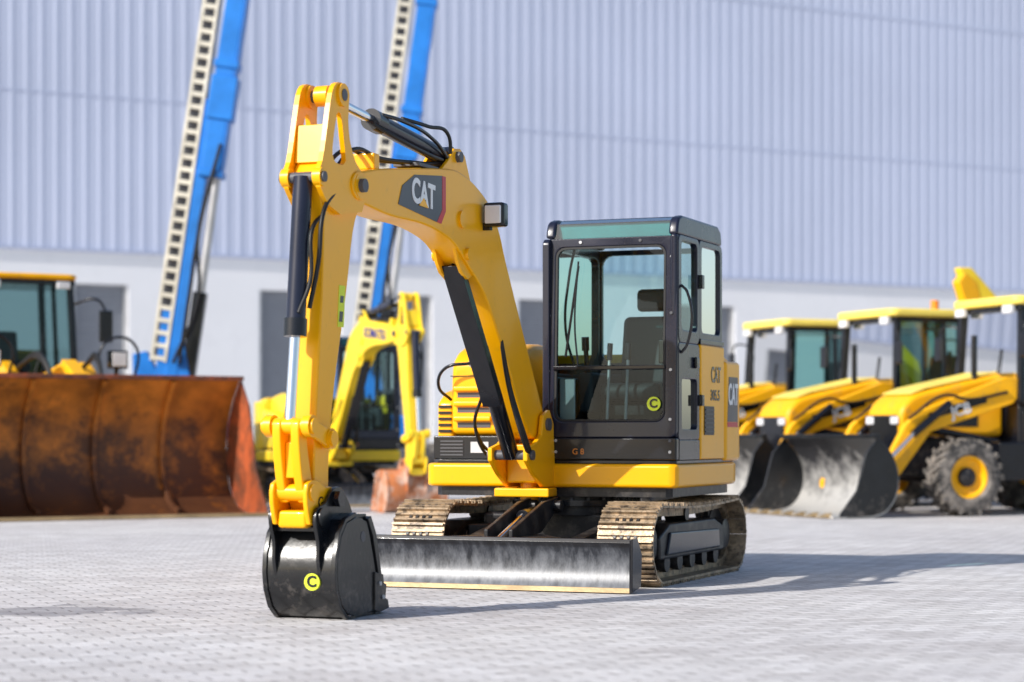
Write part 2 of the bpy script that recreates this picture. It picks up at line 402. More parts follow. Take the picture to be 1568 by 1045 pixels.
    ring('windshield_gasket', rrect(.425, 1.762, .83, 1.25, .07), rrect(.425, 1.762, .80, 1.22, .06), lambda u, z: (mf(u, z)[0], mf(u, z)[1] + .004, z), (0, .03, 0), 'rubber', E, 0)
    for i, (u, z) in enumerate([(-.035, 1.15), (-.035, 1.5), (-.035, 1.9), (-.035, 2.3), (.885, 1.15), (.885, 1.5), (.885, 1.9), (.885, 2.3), (.2, 2.42), (.65, 2.42), (.03, .92), (.885, .92), (.885, 1.0), (.03, 1.0)]):
        q = mf(u, z); cyl('frame_bolt_%d' % i, (u, q[1] - .009, z), (u, q[1] + .01, z), .011, 'lgray' if i % 3 else 'gray', E, seg=10)
    text('base_plate', 'G 8', .06, (.2, yf - .0065, .92), (1, 0, 0), (0, 0, 1), 'amber', E, depth=.001)
    yt = mf(0, 2.45)[1]
    rc = cr([(yt, 2.455), (yt + .015, 2.52), (yt + .05, 2.575), (yt + .13, 2.60)], 3) + [(yb - .1, 2.60), (yb - .02, 2.565), (yb, 2.50), (yb, 2.455)]
    prism('roof_cheek_l', rc, x0 + .005, x0 + .075, 'x', 'navy', E, .02, 3)
    prism('roof_cheek_r', rc, x1 - .075, x1 - .005, 'x', 'navy', E, .02, 3)
    sheet('roof_front_glass', [(x0 + .07, yt + .012, 2.45), (x1 - .07, yt + .012, 2.45), (x1 - .07, yt + .055, 2.56), (x0 + .07, yt + .055, 2.56)], 'teal', E)
    sheet('roof_front_glass_top', [(x0 + .07, yt + .055, 2.56), (x1 - .07, yt + .055, 2.56), (x1 - .07, yt + .16, 2.592), (x0 + .07, yt + .16, 2.592)], 'teal', E)
    box('roof_visor_liner', x0 + .07, x1 - .07, yt + .08, yt + .095, 2.44, 2.555, 'lgray', E, 0)
    box('roof_panel', x0 + .07, x1 - .07, yt + .16, yb - .02, 2.53, 2.597, 'navy', E, .01)
    def ms(y, z): return (x1 - .045, y, z)
    ring('door_frame_upper', rrect(-.225, 2.075, .50, .76, .05), rrect(-.215, 2.10, .38, .63, .05), ms, (.05, 0, 0), 'navy', E, .008)
    ring('door_frame_lower', rrect(-.225, 1.35, .50, .69, .03), rrect(-.215, 1.26, .37, .36, .04), ms, (.05, 0, 0), 'navy', E, .008)
    ring('rear_side_frame', rrect(.335, 2.075, .60, .76, .05), rrect(.34, 2.10, .47, .63, .05), ms, (.045, 0, 0), 'navy', E, .008)
    box('front_corner_post', x1 - .06, x1 - .002, yf + .03, yf + .09, 1.02, 2.46, 'navy', E, .02)
    sheet('door_glass_upper', [(x1 - .02, -.43, 1.76), (x1 - .02, -.0, 1.76), (x1 - .02, -.0, 2.44), (x1 - .02, -.43, 2.44)], 'glassb', E)
    sheet('door_glass_lower', [(x1 - .02, -.43, 1.05), (x1 - .02, -.0, 1.05), (x1 - .02, -.0, 1.46), (x1 - .02, -.43, 1.46)], 'glassd', E)
    sheet('rear_side_glass', [(x1 - .02, .08, 1.76), (x1 - .02, .6, 1.76), (x1 - .02, .6, 2.44), (x1 - .02, .08, 2.44)], 'glassb', E)
    box('side_panel', x1 - .05, x1 + .012, .045, .652, .862, 1.70, ym, E, .015)
    box('side_panel_top_trim', x1 - .05, x1 + .010, .045, .652, 1.703, 1.74, 'black', E, .005)
    box('door_handle', x1 + .004, x1 + .03, -.12, -.04, 1.52, 1.60, 'black', E, .008)
    box('door_hinge_a', x1, x1 + .035, .0, .06, 2.1, 2.2, 'black', E, .006)
    box('door_hinge_b', x1, x1 + .035, .0, .06, 1.25, 1.33, 'black', E, .006)
    hose('door_grab', [(x1 + .005, -.42, 1.62), (x1 + .05, -.42, 1.68), (x1 + .05, -.42, 2.05), (x1 + .005, -.42, 2.1)], .01, 'black', E)
    box('side_vent', x1 + .012, x1 + .018, .12, .36, 1.04, 1.25, 'blackd', E, 0)
    for i in range(6): box('side_vent_slat_%d' % i, x1 + .016, x1 + .024, .13, .35, 1.06 + i * .032, 1.07 + i * .032, 'gray', E, 0)
    def ml(y, z): return (x0, y, z)
    ring('cab_far_side', rrect(.06, 1.735, 1.16, 1.43, .05), rrect(.06, 1.92, .98, .92, .06), ml, (.05, 0, 0), 'navy', E, .008)
    sheet('cab_far_glass', [(x0 + .02, -.45, 1.44), (x0 + .02, .57, 1.44), (x0 + .02, .57, 2.4), (x0 + .02, -.45, 2.4)], 'glassb', E)
    def mr(u, z): return (u, yb - .05, z)
    ring('cab_rear', rrect(.4275, 1.735, 1.0, 1.43, .05), rrect(.4275, 2.0, .88, .82, .08), mr, (0, .045, 0), 'navy', E, .008)
    sheet('cab_rear_glass', [(-.02, yb - .03, 1.57), (.88, yb - .03, 1.57), (.88, yb - .03, 2.43), (-.02, yb - .03, 2.43)], 'glass', E)
    # interior
    box('seat_base', .20, .66, -.02, .38, 1.0, 1.28, 'blackd', E, .03)
    box('seat_cushion', .19, .67, -.10, .38, 1.29, 1.42, 'seat', E, .05)
    prism('seat_back', [(.30, 1.40), (.40, 1.40), (.50, 1.92), (.40, 1.94)], .22, .64, 'x', 'seat', E, .05, 4)
    box('seat_headrest', .31, .55, .44, .52, 1.97, 2.14, 'seat', E, .035)
    for k, xx in ((0, .10), (1, .73)):
        box('console_%d' % k, xx - .06, xx + .06, -.1, .35, 1.2, 1.5, 'gray', E, .03)
        cyl('joystick_%d' % k, (xx, -.05, 1.5), (xx, -.09, 1.68), .018, 'black', E)
        cyl('joystick_grip_%d' % k, (xx, -.09, 1.66), (xx, -.10, 1.76), .028, 'black', E)
    for k, xx in ((0, .36), (1, .50)):
        cyl('travel_lever_%d' % k, (xx, -.38, 1.0), (xx, -.30, 1.62), .011, 'lgray', E)
        cyl('travel_grip_%d' % k, (xx, -.305, 1.58), (xx, -.29, 1.70), .02, 'black', E)
        box('pedal_%d' % k, xx - .05, xx + .05, -.44, -.3, 1.04, 1.06, 'gray', E, .005)
    box('monitor', .74, .86, -.34, -.30, 1.55, 1.72, 'black', E, .01)
    box('document_pouch', .02, .14, -.43, -.41, 1.14, 1.45, 'lgray', E, .01)
    box('rear_shelf', .0, .86, .46, .58, 1.40, 1.50, 'gray', E, .02)
    hose('cab_wiring', [(.06, -.2, 2.42), (.05, -.3, 2.2), (.04, -.35, 1.8), (.10, -.3, 1.5)], .01, 'black', E)
    hose('wiper', [(.20, yf - .01, 1.53), (.17, yf + .005, 1.85), (.20, yf + .0, 2.28)], .007, 'black', E)
    bar('wiper_blade', (.10, yf + .005, 1.60), (.19, yf + .03, 2.25), .012, .015, 'black', E, 0)
    if main:
        cyl('sticker', (.76, yf + .010, 1.26), (.76, yf + .022, 1.26), .05, 'lime', E, seg=32)
        text('sticker_mark', 'C', .085, (.76, yf + .007, 1.26), (1, 0, 0), (0, 0, 1), 'black', E, bold=.003)
    EH = E
    # ---- swinging boom group
    E = bpy.data.objects.new('boom_assembly', None); sc.collection.objects.link(E)
    E.parent = EH; E.location = (B, -.64, 0); E.rotation_euler = (0, 0, swing)
    br = [(-.50, .67), (-.74, .67), (-.92, .76), (-1.06, .86), (-1.06, .95), (-.90, .98), (-.78, 1.04), (-.74, 1.18), (-.62, 1.22), (-.54, 1.12)]
    for k, xx in ((0, B - .15), (1, B + .115)):
        prism('swing_bracket_cheek_%d' % k, br, xx, xx + .035, 'x', ym, E, .008)
    box('swing_bracket_core', B - .115, B + .115, -.80, -.56, .70, .98, ym, E, .02)
    prism('swing_bracket_foot', [(B - .21, -.80), (B + .21, -.80), (B + .16, -.50), (B - .16, -.50)], .60, .664, 'z', ym, E, .012)
    cyl('swing_pin', (B, -.64, .56), (B, -.64, 1.02), .065, ym, E)
    cyl('boom_foot_pin', (B - .17, -.67, 1.115), (B + .17, -.67, 1.115), .045, 'gray', E)
    cyl('boom_cyl_foot_pin', (B - .17, -.99, .9), (B + .17, -.99, .9), .035, 'gray', E)
    top = cr([(-.60, 1.16), (-.74, 1.36), (-1.05, 1.80), (-1.34, 2.22), (-1.45, 2.40), (-1.60, 2.56), (-1.80, 2.66), (-2.05, 2.73), (-2.35, 2.742), (-3.25, 2.64), (-3.60, 2.58)], 4)
    bot = cr([(-3.62, 2.40), (-3.2, 2.36), (-2.75, 2.355), (-2.45, 2.325), (-2.22, 2.27), (-2.0, 2.15), (-1.75, 2.0), (-1.60, 1.86), (-1.36, 1.58), (-1.05, 1.2), (-.86, 1.02)], 4)
    prism('boom', [(-.60, 1.06)] + top + [(-3.71, 2.54), (-3.735, 2.49), (-3.71, 2.43)] + bot + [(-.70, 1.0)], B - .105, B + .105, 'x', ym, E, .014, 3)
    for k, xx in ((0, B + .103), (1, B - .113)):
        prism('boom_tip_boss_%d' % k, [(-3.66 + .11 * math.cos(a * .3927), 2.49 + .085 * math.sin(a * .3927)) for a in range(16)], xx - .01, xx + .025, 'x', ym, E, .006)
        prism('boom_cyl_lug_%d' % k, [(-1.86, 2.10), (-2.2, 2.30), (-2.12, 2.16), (-2.06, 2.10), (-1.96, 2.06)], (B + .06 if k == 0 else B - .085), (B + .085 if k == 0 else B - .06), 'x', ym, E, .004)
        prism('arm_cyl_lug_%d' % k, [(-1.90, 2.66), (-2.02, 2.86), (-2.10, 2.90), (-2.20, 2.89), (-2.30, 2.80), (-2.46, 2.70)], (B + .065 if k == 0 else B - .09), (B + .09 if k == 0 else B - .065), 'x', ym, E, .006)
    cyl('boom_cyl_head_pin', (B - .13, -2.03, 2.22), (B + .13, -2.03, 2.22), .04, ym, E)
    cyl('boom_bend_boss', (B - .122, -2.12, 2.44), (B + .122, -2.12, 2.44), .055, ym, E)
    cyl('arm_cyl_pin', (B - .12, -2.15, 2.84), (B + .12, -2.15, 2.84), .035, 'gray', E)
    cyl('boom_cylinder', (B, -.99, .9), (B, -1.55, 1.62), .058, 'black', E)
    cyl('boom_cylinder_rod', (B, -1.55, 1.62), (B, -2.03, 2.22), .03, 'chrome', E)
    d = Vector((0, -1.04, 1.32)).normalized(); nn = Vector((0, -d.z, d.y))
    pA = Vector((B, -1.28, 1.28)) + nn * .072; pB = Vector((B, -2.0, 2.19)) + nn * .072
    bar('boom_cylinder_guard', pA, pB, .135, .014, 'black', E, .003)
    bar('boom_cylinder_guard_side', Vector((B + .06, -1.28, 1.28)) + nn * .04, Vector((B + .06, -2.0, 2.19)) + nn * .04, .01, .07, 'black', E, .002)
    # arm cylinder
    cyl('arm_cylinder', (B, -2.15, 2.84), (B, -3.22, 2.935), .055, 'navy', E)
    cyl('arm_cylinder_eye', (B - .055, -2.15, 2.84), (B + .055, -2.15, 2.84), .07, 'navy', E)
    cyl('arm_cylinder_gland', (B, -3.14, 2.928), (B, -3.26, 2.938), .067, 'black', E)
    cyl('arm_cylinder_rod', (B, -3.22, 2.935), (B, -3.84, 2.985), .03, 'chrome', E)
    hose('arm_cyl_pipe', [(B + .07, -2.22, 2.80), (B + .085, -2.5, 2.90), (B + .085, -3.0, 2.96), (B + .05, -3.2, 2.97)], .012, 'black', E)
    # arm
    back = cr([(-3.58, 2.38), (-3.67, 2.22), (-3.76, 1.85), (-3.92, 1.29), (-3.98, .92), (-3.99, .66)], 3)
    front = cr([(-4.17, .68), (-4.165, .95), (-4.13, 1.3), (-4.07, 1.85), (-4.05, 2.30)], 3)
    prism('arm', [(-3.72, 2.60), (-3.60, 2.56), (-3.555, 2.48)] + back + [(-4.04, .60), (-4.12, .60)] + front + [(-4.09, 2.40), (-4.12, 2.50), (-4.05, 2.60)], B - .085, B + .085, 'x', ym, E, .012, 3)
    ear = cr([(-3.555, 2.44), (-3.54, 2.50), (-3.59, 2.56), (-3.70, 2.62), (-3.78, 2.74), (-3.80, 2.86), (-3.79, 2.96), (-3.81, 3.02), (-3.88, 3.055), (-3.96, 3.04), (-4.01, 2.98), (-4.05, 2.85), (-4.09, 2.70), (-4.13, 2.58), (-4.17, 2.51), (-4.15, 2.43), (-4.05, 2.34)], 2) + [(-3.9, 2.30), (-3.62, 2.34)]
    hole = cr([(-3.83, 2.62), (-3.86, 2.74), (-3.89, 2.86), (-3.92, 2.88), (-3.95, 2.86), (-3.99, 2.72), (-4.0, 2.63), (-3.96, 2.59), (-3.87, 2.585), (-3.83, 2.62)], 2)
    def holed(nm, outer, inner, xa, xb):
        bm = bmesh.new()
        def loop(pts, x):
            vs = [bm.verts.new((x, p[0], p[1])) for p in pts]
            es = [bm.edges.new((vs[i], vs[(i + 1) % len(vs)])) for i in range(len(vs))]
            return vs, es
        ol, oe = loop(outer, xa); il, ie = loop(inner[:-1], xa)
        bmesh.ops.triangle_fill(bm, use_beauty=True, use_dissolve=False, edges=oe + ie)
        fs = [g for g in bm.faces]
        ex = bmesh.ops.extrude_face_region(bm, geom=fs)
        for g in ex['geom']:
            if isinstance(g, bmesh.types.BMVert): g.co.x = xb
        bmesh.ops.recalc_face_normals(bm, faces=bm.faces)
        me = bpy.data.meshes.new(nm); bm.to_mesh(me); bm.free(); me.materials.append(M[ym])
        o = bpy.data.objects.new(nm, me); sc.collection.objects.link(o); o.parent = E
        return o
    for k, xx in ((0, B + .086), (1, B - .116)):
        holed('arm_ear_%d' % k, ear, hole, xx, xx + .03)
        cyl('arm_top_boss_%d' % k, (xx - .01, -3.88, 2.985), (xx + .045, -3.88, 2.985), .066, ym, E)
        cyl('arm_pivot_boss_%d' % k, (xx - .01, -3.66, 2.49), (xx + .045, -3.66, 2.49), .075, ym, E)
        cyl('arm_bcyl_boss_%d' % k, (xx - .01, -4.13, 2.49), (xx + .04, -4.13, 2.49), .055, ym, E)
    cyl('arm_top_pin', (B - .13, -3.88, 2.985), (B + .135, -3.88, 2.985), .035, 'gray', E)
    cyl('arm_cylinder_rod_eye', (B - .04, -3.88, 2.985), (B + .04, -3.88, 2.985), .06, ym, E)
    cyl('arm_pivot_pin', (B - .16, -3.66, 2.49), (B + .16, -3.66, 2.49), .04, 'gray', E)
    prism('arm_ear_web', [(-4.085, 2.58), (-4.06, 2.58), (-4.02, 2.80), (-4.045, 2.80)], B - .085, B + .085, 'x', ym, E, .005)
    # bucket cylinder
    cyl('bucket_cyl_pin', (B - .14, -4.14, 2.49), (B + .14, -4.14, 2.49), .03, 'gray', E)
    cyl('bucket_cylinder', (B, -4.14, 2.49), (B, -4.235, 1.62), .055, 'navy', E)
    cyl('bucket_cylinder_gland', (B, -4.23, 1.69), (B, -4.237, 1.59), .066, 'black', E)
    cyl('bucket_cylinder_rod', (B, -4.237, 1.6), (B, -4.30, 1.10), .03, 'chrome', E)
    hose('bucket_hose_a', [(B + .10, -3.9, 2.45), (B + .11, -4.1, 2.3), (B + .10, -4.15, 2.0), (B + .06, -4.18, 1.75)], .013, 'rubber', E)
    hose('bucket_hose_b', [(B + .07, -4.0, 2.30), (B + .07, -4.16, 2.2), (B + .075, -4.2, 1.9), (B + .04, -4.27, 1.72)], .012, 'rubber', E)
    # linkage
    cyl('link_cross_tube', (B - .16, -4.30, 1.09), (B + .16, -4.30, 1.09), .045, ym, E)
    cyl('arm_link_tube', (B - .16, -4.06, 1.02), (B + .16, -4.06, 1.02), .045, ym, E)
    for k, xx in ((0, B + .105), (1, B - .135)):
        bar('side_link_%d' % k, (xx + .015, -4.30, 1.09), (xx + .015, -4.06, 1.02), .03, .10, ym, E, .01)
        cyl('link_boss_a_%d' % k, (xx - .005, -4.30, 1.09), (xx + .04, -4.30, 1.09), .062, ym, E)
        cyl('link_boss_b_%d' % k, (xx - .005, -4.06, 1.02), (xx + .04, -4.06, 1.02), .058, ym, E)
        cyl('link_pin_%d' % k, (xx - .012, -4.30, 1.09), (xx + .048, -4.30, 1.09), .025, 'gray', E)
    for k, xx in ((0, B + .03), (1, B - .085)):
        prism('bucket_link_%d' % k, cr([(-4.27, 1.13), (-4.35, 1.11), (-4.345, .95), (-4.30, .74), (-4.26, .66)], 3) + cr([(-4.18, .68), (-4.19, .78), (-4.24, .95), (-4.25, 1.05)], 3), xx, xx + .055, 'x', ym, E, .01)
    box('bucket_link_web', B - .03, B + .03, -4.30, -4.26, .80, 1.0, ym, E, .008)
    cyl('bucket_link_tube', (B - .13, -4.25, .72), (B + .13, -4.25, .72), .048, ym, E)
    for k, xx in ((0, B + .09), (1, B - .12)):
        prism('coupler_cheek_%d' % k, cr([(-3.86, .54), (-3.88, .64), (-3.98, .74), (-4.10, .75), (-4.20, .79), (-4.31, .77), (-4.32, .66), (-4.28, .54)], 2), xx, xx + .03, 'x', ym, E, .008)
    box('coupler_body', B - .09, B + .09, -4.28, -3.92, .52, .62, ym, E, .02)
    text('coupler_mark', 'G', .09, (B + .122, -4.16, .66), (0, 1, 0), (0, 0, 1), 'black', E)
    cyl('coupler_pin_a', (B - .15, -4.03, .68), (B + .17, -4.03, .68), .038, 'black', E)
    cyl('coupler_nut_a', (B + .16, -4.03, .68), (B + .19, -4.03, .68), .05, 'black', E, seg=6)
    cyl('coupler_pin_b', (B - .15, -4.20, .58), (B + .15, -4.20, .58), .035, 'blackd', E)
    # bucket
    BX = B + .012
    prof = cr([(-3.76, .55), (-3.94, .575)], 1) + [(-4.07, .545), (-4.14, .47), (-4.18, .36), (-4.19, .27), (-4.175, .18), (-4.13, .09), (-4.06, .035), (-3.97, .015), (-3.64, .025)]
    prism('bucket_shell', shell_pts(prof, -.022), BX - bw, BX + bw, 'x', bucket, E, .006)
    sp = [(-3.80, .545)] + [(y + .003, z) for y, z in prof[1:-1]] + [(-3.62, .03), (-3.65, .14), (-3.72, .34)]
    for k, xx in ((0, BX + bw + .001), (1, BX - bw - .021)):
        prism('bucket_side_%d' % k, sp, xx, xx + .02, 'x', bucket, E, .004)
        prism('bucket_side_cutter_%d' % k, [(-3.66, .012), (-3.53, .03), (-3.545, .08), (-3.58, .09), (-3.565, .17), (-3.60, .18), (-3.61, .23), (-3.72, .25), (-3.72, .03)], xx - .010, xx + .032, 'x', bucket, E, .004)
        prism('bucket_side_rim_%d' % k, [(-3.625, .22), (-3.665, .22), (-3.745, .46), (-3.81, .56), (-3.77, .575), (-3.70, .47)], xx - .008, xx + .03, 'x', bucket, E, .003)
        prism('bucket_back_rim_%d' % k, shell_pts([(-3.95, .58), (-4.075, .55), (-4.148, .474), (-4.188, .362), (-4.198, .27), (-4.183, .176), (-4.137, .084), (-4.064, .027), (-3.95, .006)], -.024), xx - .004, xx + .024, 'x', bucket, E, .003)
        cyl('bucket_cutter_bolt_a_%d' % k, (xx - .016, -3.62, .10), (xx + .04, -3.62, .10), .014, 'lgray', E, seg=6)
        cyl('bucket_cutter_bolt_b_%d' % k, (xx - .016, -3.66, .18), (xx + .04, -3.66, .18), .014, 'lgray', E, seg=6)
        cyl('bucket_side_hole_%d' % k, (xx - .002, -3.86, .46), (xx + .0225, -3.86, .46), .03, 'gray', E)
    for k, xx in ((0, B + .128), (1, B - .148)):
        prism('bucket_hanger_%d' % k, cr([(-3.80, .57), (-3.86, .66), (-3.96, .74), (-4.06, .735), (-4.15, .66), (-4.25, .63), (-4.275, .55), (-4.235, .44), (-4.235, .34), (-4.205, .24)], 3) + [(-4.17, .34), (-4.14, .45), (-4.05, .54), (-3.9, .565)], xx, xx + .022, 'x', bucket, E, .004)
        cyl('hanger_boss_%d' % k, (xx - .012, -4.20, .58), (xx + .034, -4.20, .58), .055, bucket, E)
    box('bucket_cross_plate', B - .128, B + .128, -4.215, -4.15, .50, .53, bucket, E, .004)
    for k in range(3):
        xx = BX - bw + .06 + k * (2 * bw - .12) / 2
        prism('bucket_wear_strip_%d' % k, shell_pts([(-4.186, .345), (-4.196, .27), (-4.18, .175), (-4.135, .084), (-4.062, .028), (-3.95, .010), (-3.8, .014)], .012), xx - .018, xx + .018, 'x', bucket, E, .003)
    box('bucket_lip_plate', BX - bw - .004, BX + bw + .004, -3.95, -3.78, .565, .588, bucket, E, .004)
    for k in range(4):
        xx = BX + (-.17 + k * .1133) * bw / .205
        prism('bucket_tooth_%d' % k, [(-3.76, .004), (-3.74, .07), (-3.60, .055), (-3.49, .016)], xx - .026, xx + .026, 'x', bucket, E, .006)
    if main:
        prism('bucket_sticker', [(B + .095 + .048 * math.cos(t * .1963), .22 + .048 * math.sin(t * .1963)) for t in range(32)], -4.218, -4.185, 'y', 'lime', E, 0)
        text('bucket_sticker_mark', 'C', .085, (B + .095, -4.220, .22), (1, 0, 0), (0, 0, 1), 'black', E, bold=.003)
    # lights / hoses
    box('work_light_housing', B + .12, B + .27, -1.80, -1.70, 2.42, 2.58, 'black', E, .02)
    box('work_light_lens', B + .137, B + .253, -1.812, -1.795, 2.44, 2.56, 'lens', E, .008)
    box('work_light_bracket', B + .08, B + .16, -1.76, -1.72, 2.40, 2.45, 'black', E, .005)
    for i in range(3):
        o = .03 * i
        hose('boom_hose_%d' % i, [(B + .05 - o, -.62, .95), (B + .13, -.92 - o, .90), (B + .15, -1.12 - o, 1.05), (B + .09, -1.22 - o * .5, 1.35), (B + .10, -1.42, 1.68)], .014, 'rubber', E)
    for i in range(2):
        hose('boom_loop_%d' % i, [(-.34, -.48, 1.0), (-.38, -.75, .92 - i * .04), (-.42, -.95, 1.1), (-.30, -1.10, 1.35), (B - .12, -1.25, 1.6)], .012, 'rubber', E)
        hose('top_hose_%d' % i, [(B - .03 + .06 * i, -1.75, 2.68), (B - .03 + .06 * i, -2.1, 2.78), (B - .03 + .06 * i, -2.6, 2.75), (B - .03 + .06 * i, -3.2, 2.71), (B - .03 + .06 * i, -3.55, 2.72), (B - .04 + .08 * i, -3.85, 2.55)], .013, 'rubber', E)
    hose('top_hose_loop', [(B + .07, -2.35, 2.80), (B + .13, -2.7, 2.79), (B + .12, -3.1, 2.83), (B + .04, -3.3, 2.90)], .011, 'rubber', E)
    hose('arm_cyl_hose', [(B + .06, -2.2, 2.78), (B + .10, -2.32, 2.96), (B + .08, -2.6, 2.98), (B + .04, -2.9, 2.99)], .012, 'rubber', E)
    box('hose_clamp', B - .08, B + .08, -3.38, -3.30, 2.62, 2.72, ym, E, .01)
    box('boom_hose_plate', B - .09, B + .09, -2.75, -2.45, 2.715, 2.74, 'gray', E, .004)
    # decals
    xs = B + .1065
    if main:
        v = [(-3.10, 2.44), (-2.52, 2.385), (-2.44, 2.47), (-2.44, 2.685), (-2.86, 2.645), (-3.04, 2.56)]
        prism('boom_decal', v, xs, xs + .002, 'x', 'decal', E, 0)
        prism('boom_decal_red', [(-2.518, 2.385), (-2.435, 2.47), (-2.435, 2.685), (-2.38, 2.685), (-2.38, 2.465), (-2.45, 2.38)], xs, xs + .0025, 'x', 'red', E, 0)
        text('boom_lettering', 'CAT', .21, (xs + .004, -2.73, 2.535), (0, 1, -.06), (0, 0, 1), 'white', E, sx=.85, bold=.006)
        prism('boom_lettering_triangle', [(-2.80, 2.463), (-2.66, 2.457), (-2.73, 2.515)], xs + .003, xs + .0072, 'x', 'yel', E, 0)
        prism('arm_sticker', [(-3.88, 1.66), (-3.80, 1.66), (-3.78, 1.90), (-3.86, 1.90)], B + .0855, B + .0875, 'x', 'lime', E, 0)
        prism('arm_sticker_mark', [(-3.865, 1.69), (-3.82, 1.69), (-3.81, 1.75), (-3.855, 1.75)], B + .0875, B + .0885, 'x', 'black', E, 0)
        prism('arm_sticker_mark_top', [(-3.85, 1.80), (-3.81, 1.80), (-3.80, 1.84), (-3.845, 1.84)], B + .0875, B + .0885, 'x', 'black', E, 0)
        prism('counterweight_decal', [(.72, 1.14), (1.0, 1.14), (1.0, 1.48), (.76, 1.48)], .9455, .9475, 'x', 'decal', EH, 0)
        prism('counterweight_decal_red', [(.72, 1.10), (1.0, 1.10), (1.0, 1.138), (.716, 1.138)], .9455, .9478, 'x', 'red', EH, 0)
        text('counterweight_lettering', 'CAT', .22, (.9495, .865, 1.34), (0, 1, 0), (0, 0, 1), 'white', EH, sx=.60, bold=.006)
        text('panel_lettering', 'CAT', .16, (x1 + .0135, .42, 1.48), (0, 1, 0), (0, 0, 1), 'black', EH, sx=.8, bold=.004)
        text('panel_model', '305.5', .11, (x1 + .0135, .40, 1.33), (0, 1, 0), (0, 0, 1), 'black', EH, bold=.002)
    else:
        text('boom_lettering', brand, .20, (B - .109, -2.75, 2.52), (0, -1, -.09), (0, -.09, 1), 'dblue', E, sx=1.05, bold=.005)
    for c in list(sc.collection.objects):
        if c.parent == E: c.matrix_parent_inverse = Matrix.Translation((-B, .64, 0))
    return EH

excavator('mini_excavator', (.482, 15.82, 0), R(-21.8))
excavator('mini_excavator.001', (-2.70, 32.3, 0), R(21), .97, ym='yel2', brand='KOMATSU', main=False, bucket='rust2', swing=R(1.5), bw=.42)

# ---------------------------------------------------------------- loader bucket
def scoop(nm, P, width, H, D, y0, mat, ribs=0, sidem=None):
    pr = cr([(0, .02), (.5 * D, .03), (.78 * D, .09 * H), (.94 * D, .25 * H), (1.0 * D, .45 * H), (.96 * D, .66 * H), (.84 * D, .84 * H), (.66 * D, 1.0 * H)], 3)
    pr = [(y + y0, z) for y, z in pr]
    w = width / 2
    prism(nm + '_shell', shell_pts(pr, .0 - .03), -w, w, 'x', mat, P, 0, smooth=True)
    side = pr + [(y0 + .45 * D, .80 * H), (y0 + .30 * D, .35 * H), (y0 + .02, .06)]
    for k in (-1, 1):
        prism(nm + '_side_%d' % (k + 2), side, k * w - .015 + k * .016, k * w + .015 + k * .016, 'x', sidem or mat, P, .004)
    box(nm + '_lip', -w - .03, w + .03, y0 - .09, y0 + .12, .006, .045, 'edge' if ribs else mat, P, .005)
    box(nm + '_top_rail', -w - .03, w + .03, y0 + .60 * D, y0 + .70 * D, H - .01, H + .05, sidem or mat, P, .01)
    for i in range(ribs):
        xx = -w + width * (i + 1) / (ribs + 1)
        prism(nm + '_rib_%d' % i, shell_pts(pr[3:], .07), xx - .03, xx + .03, 'x', mat, P, .006)

# ---------------------------------------------------------------- wheel loader
WL = empty('wheel_loader', (-4.735, 26.38, 0), R(30))
scoop('bucket', WL, 3.7, 1.76, 1.35, 0, 'rust', ribs=3, sidem='rustred')
for k, xx in ((0, -1.1), (1, 1.1)):
    wheel('wheel_front_%d' % k, (xx, 2.9, .78), .78, .55, WL, side=-1 if xx < 0 else 1)
    wheel('wheel_rear_%d' % k, (xx, 5.9, .78), .78, .55, WL, side=-1 if xx < 0 else 1)
    prism('lift_arm_%d' % k, [(1.3, .4), (1.35, .75), (2.2, 1.5), (3.3, 2.05), (3.6, 1.95), (3.5, 1.7), (2.5, 1.2), (1.6, .4)], xx * .5 - .08, xx * .5 + .08, 'x', 'yel3', WL, .02)
    cyl('lift_cyl_%d' % k, (xx * .5, 3.5, .9), (xx * .5, 2.1, 1.1), .09, 'black', WL)
    prism('front_fender_%d' % k, [(2.1, 1.3), (2.4, 1.65), (3.4, 1.65), (3.6, 1.5), (3.6, 1.45), (3.4, 1.58), (2.45, 1.58)], xx - .27, xx + .27, 'x', 'yel3', WL, .01)
    cyl('head_lamp_stalk_%d' % k, (xx * .8, 3.0, 1.6), (xx * .8, 2.9, 2.05), .03, 'black', WL)
    box('head_lamp_%d' % k, xx * .8 - .13, xx * .8 + .13, 2.8, 2.95, 1.95, 2.2, 'black', WL, .02)
    box('head_lamp_lens_%d' % k, xx * .8 - .10, xx * .8 + .10, 2.785, 2.80, 1.98, 2.17, 'lens', WL, .005)
    hose('lamp_guard_%d' % k, [(xx * .8 - .2, 2.9, 1.62), (xx * .8 - .2, 2.8, 2.3), (xx * .8 + .2, 2.8, 2.3), (xx * .8 + .2, 2.9, 1.62)], .02, 'black', WL)
    for j in range(2):
        hose('arm_hose_%d_%d' % (k, j), [(xx * .3, 1.9, 1.7), (xx * .35, 2.3, 2.05 + .05 * j), (xx * .4, 2.9, 2.0), (xx * .4, 3.5, 1.8)], .03, 'rubber', WL)
box('front_frame', -.45, .45, 1.9, 3.9, .6, 1.5, 'yel3', WL, .04)
prism('tilt_lever', [(1.3, 1.2), (1.5, 1.7), (2.3, 2.05), (2.4, 1.9), (1.8, 1.5), (1.45, 1.1)], -.1, .1, 'x', 'yel3', WL, .02)
cyl('tilt_cylinder', (0, 2.3, 1.95), (0, 3.6, 1.75), .09, 'yel3', WL)
box('rear_frame', -.5, .5, 4.0, 8.0, .6, 1.3, 'blackd', WL, .04)
prism('engine_hood', [(5.6, 1.3), (5.6, 2.3), (7.6, 2.2), (8.1, 1.9), (8.1, 1.0), (5.6, 1.0)], -.75, .75, 'x', 'yel3', WL, .08, 3)
box('cab_base', -.72, .72, 4.1, 5.6, 1.3, 1.75, 'gray', WL, .04)
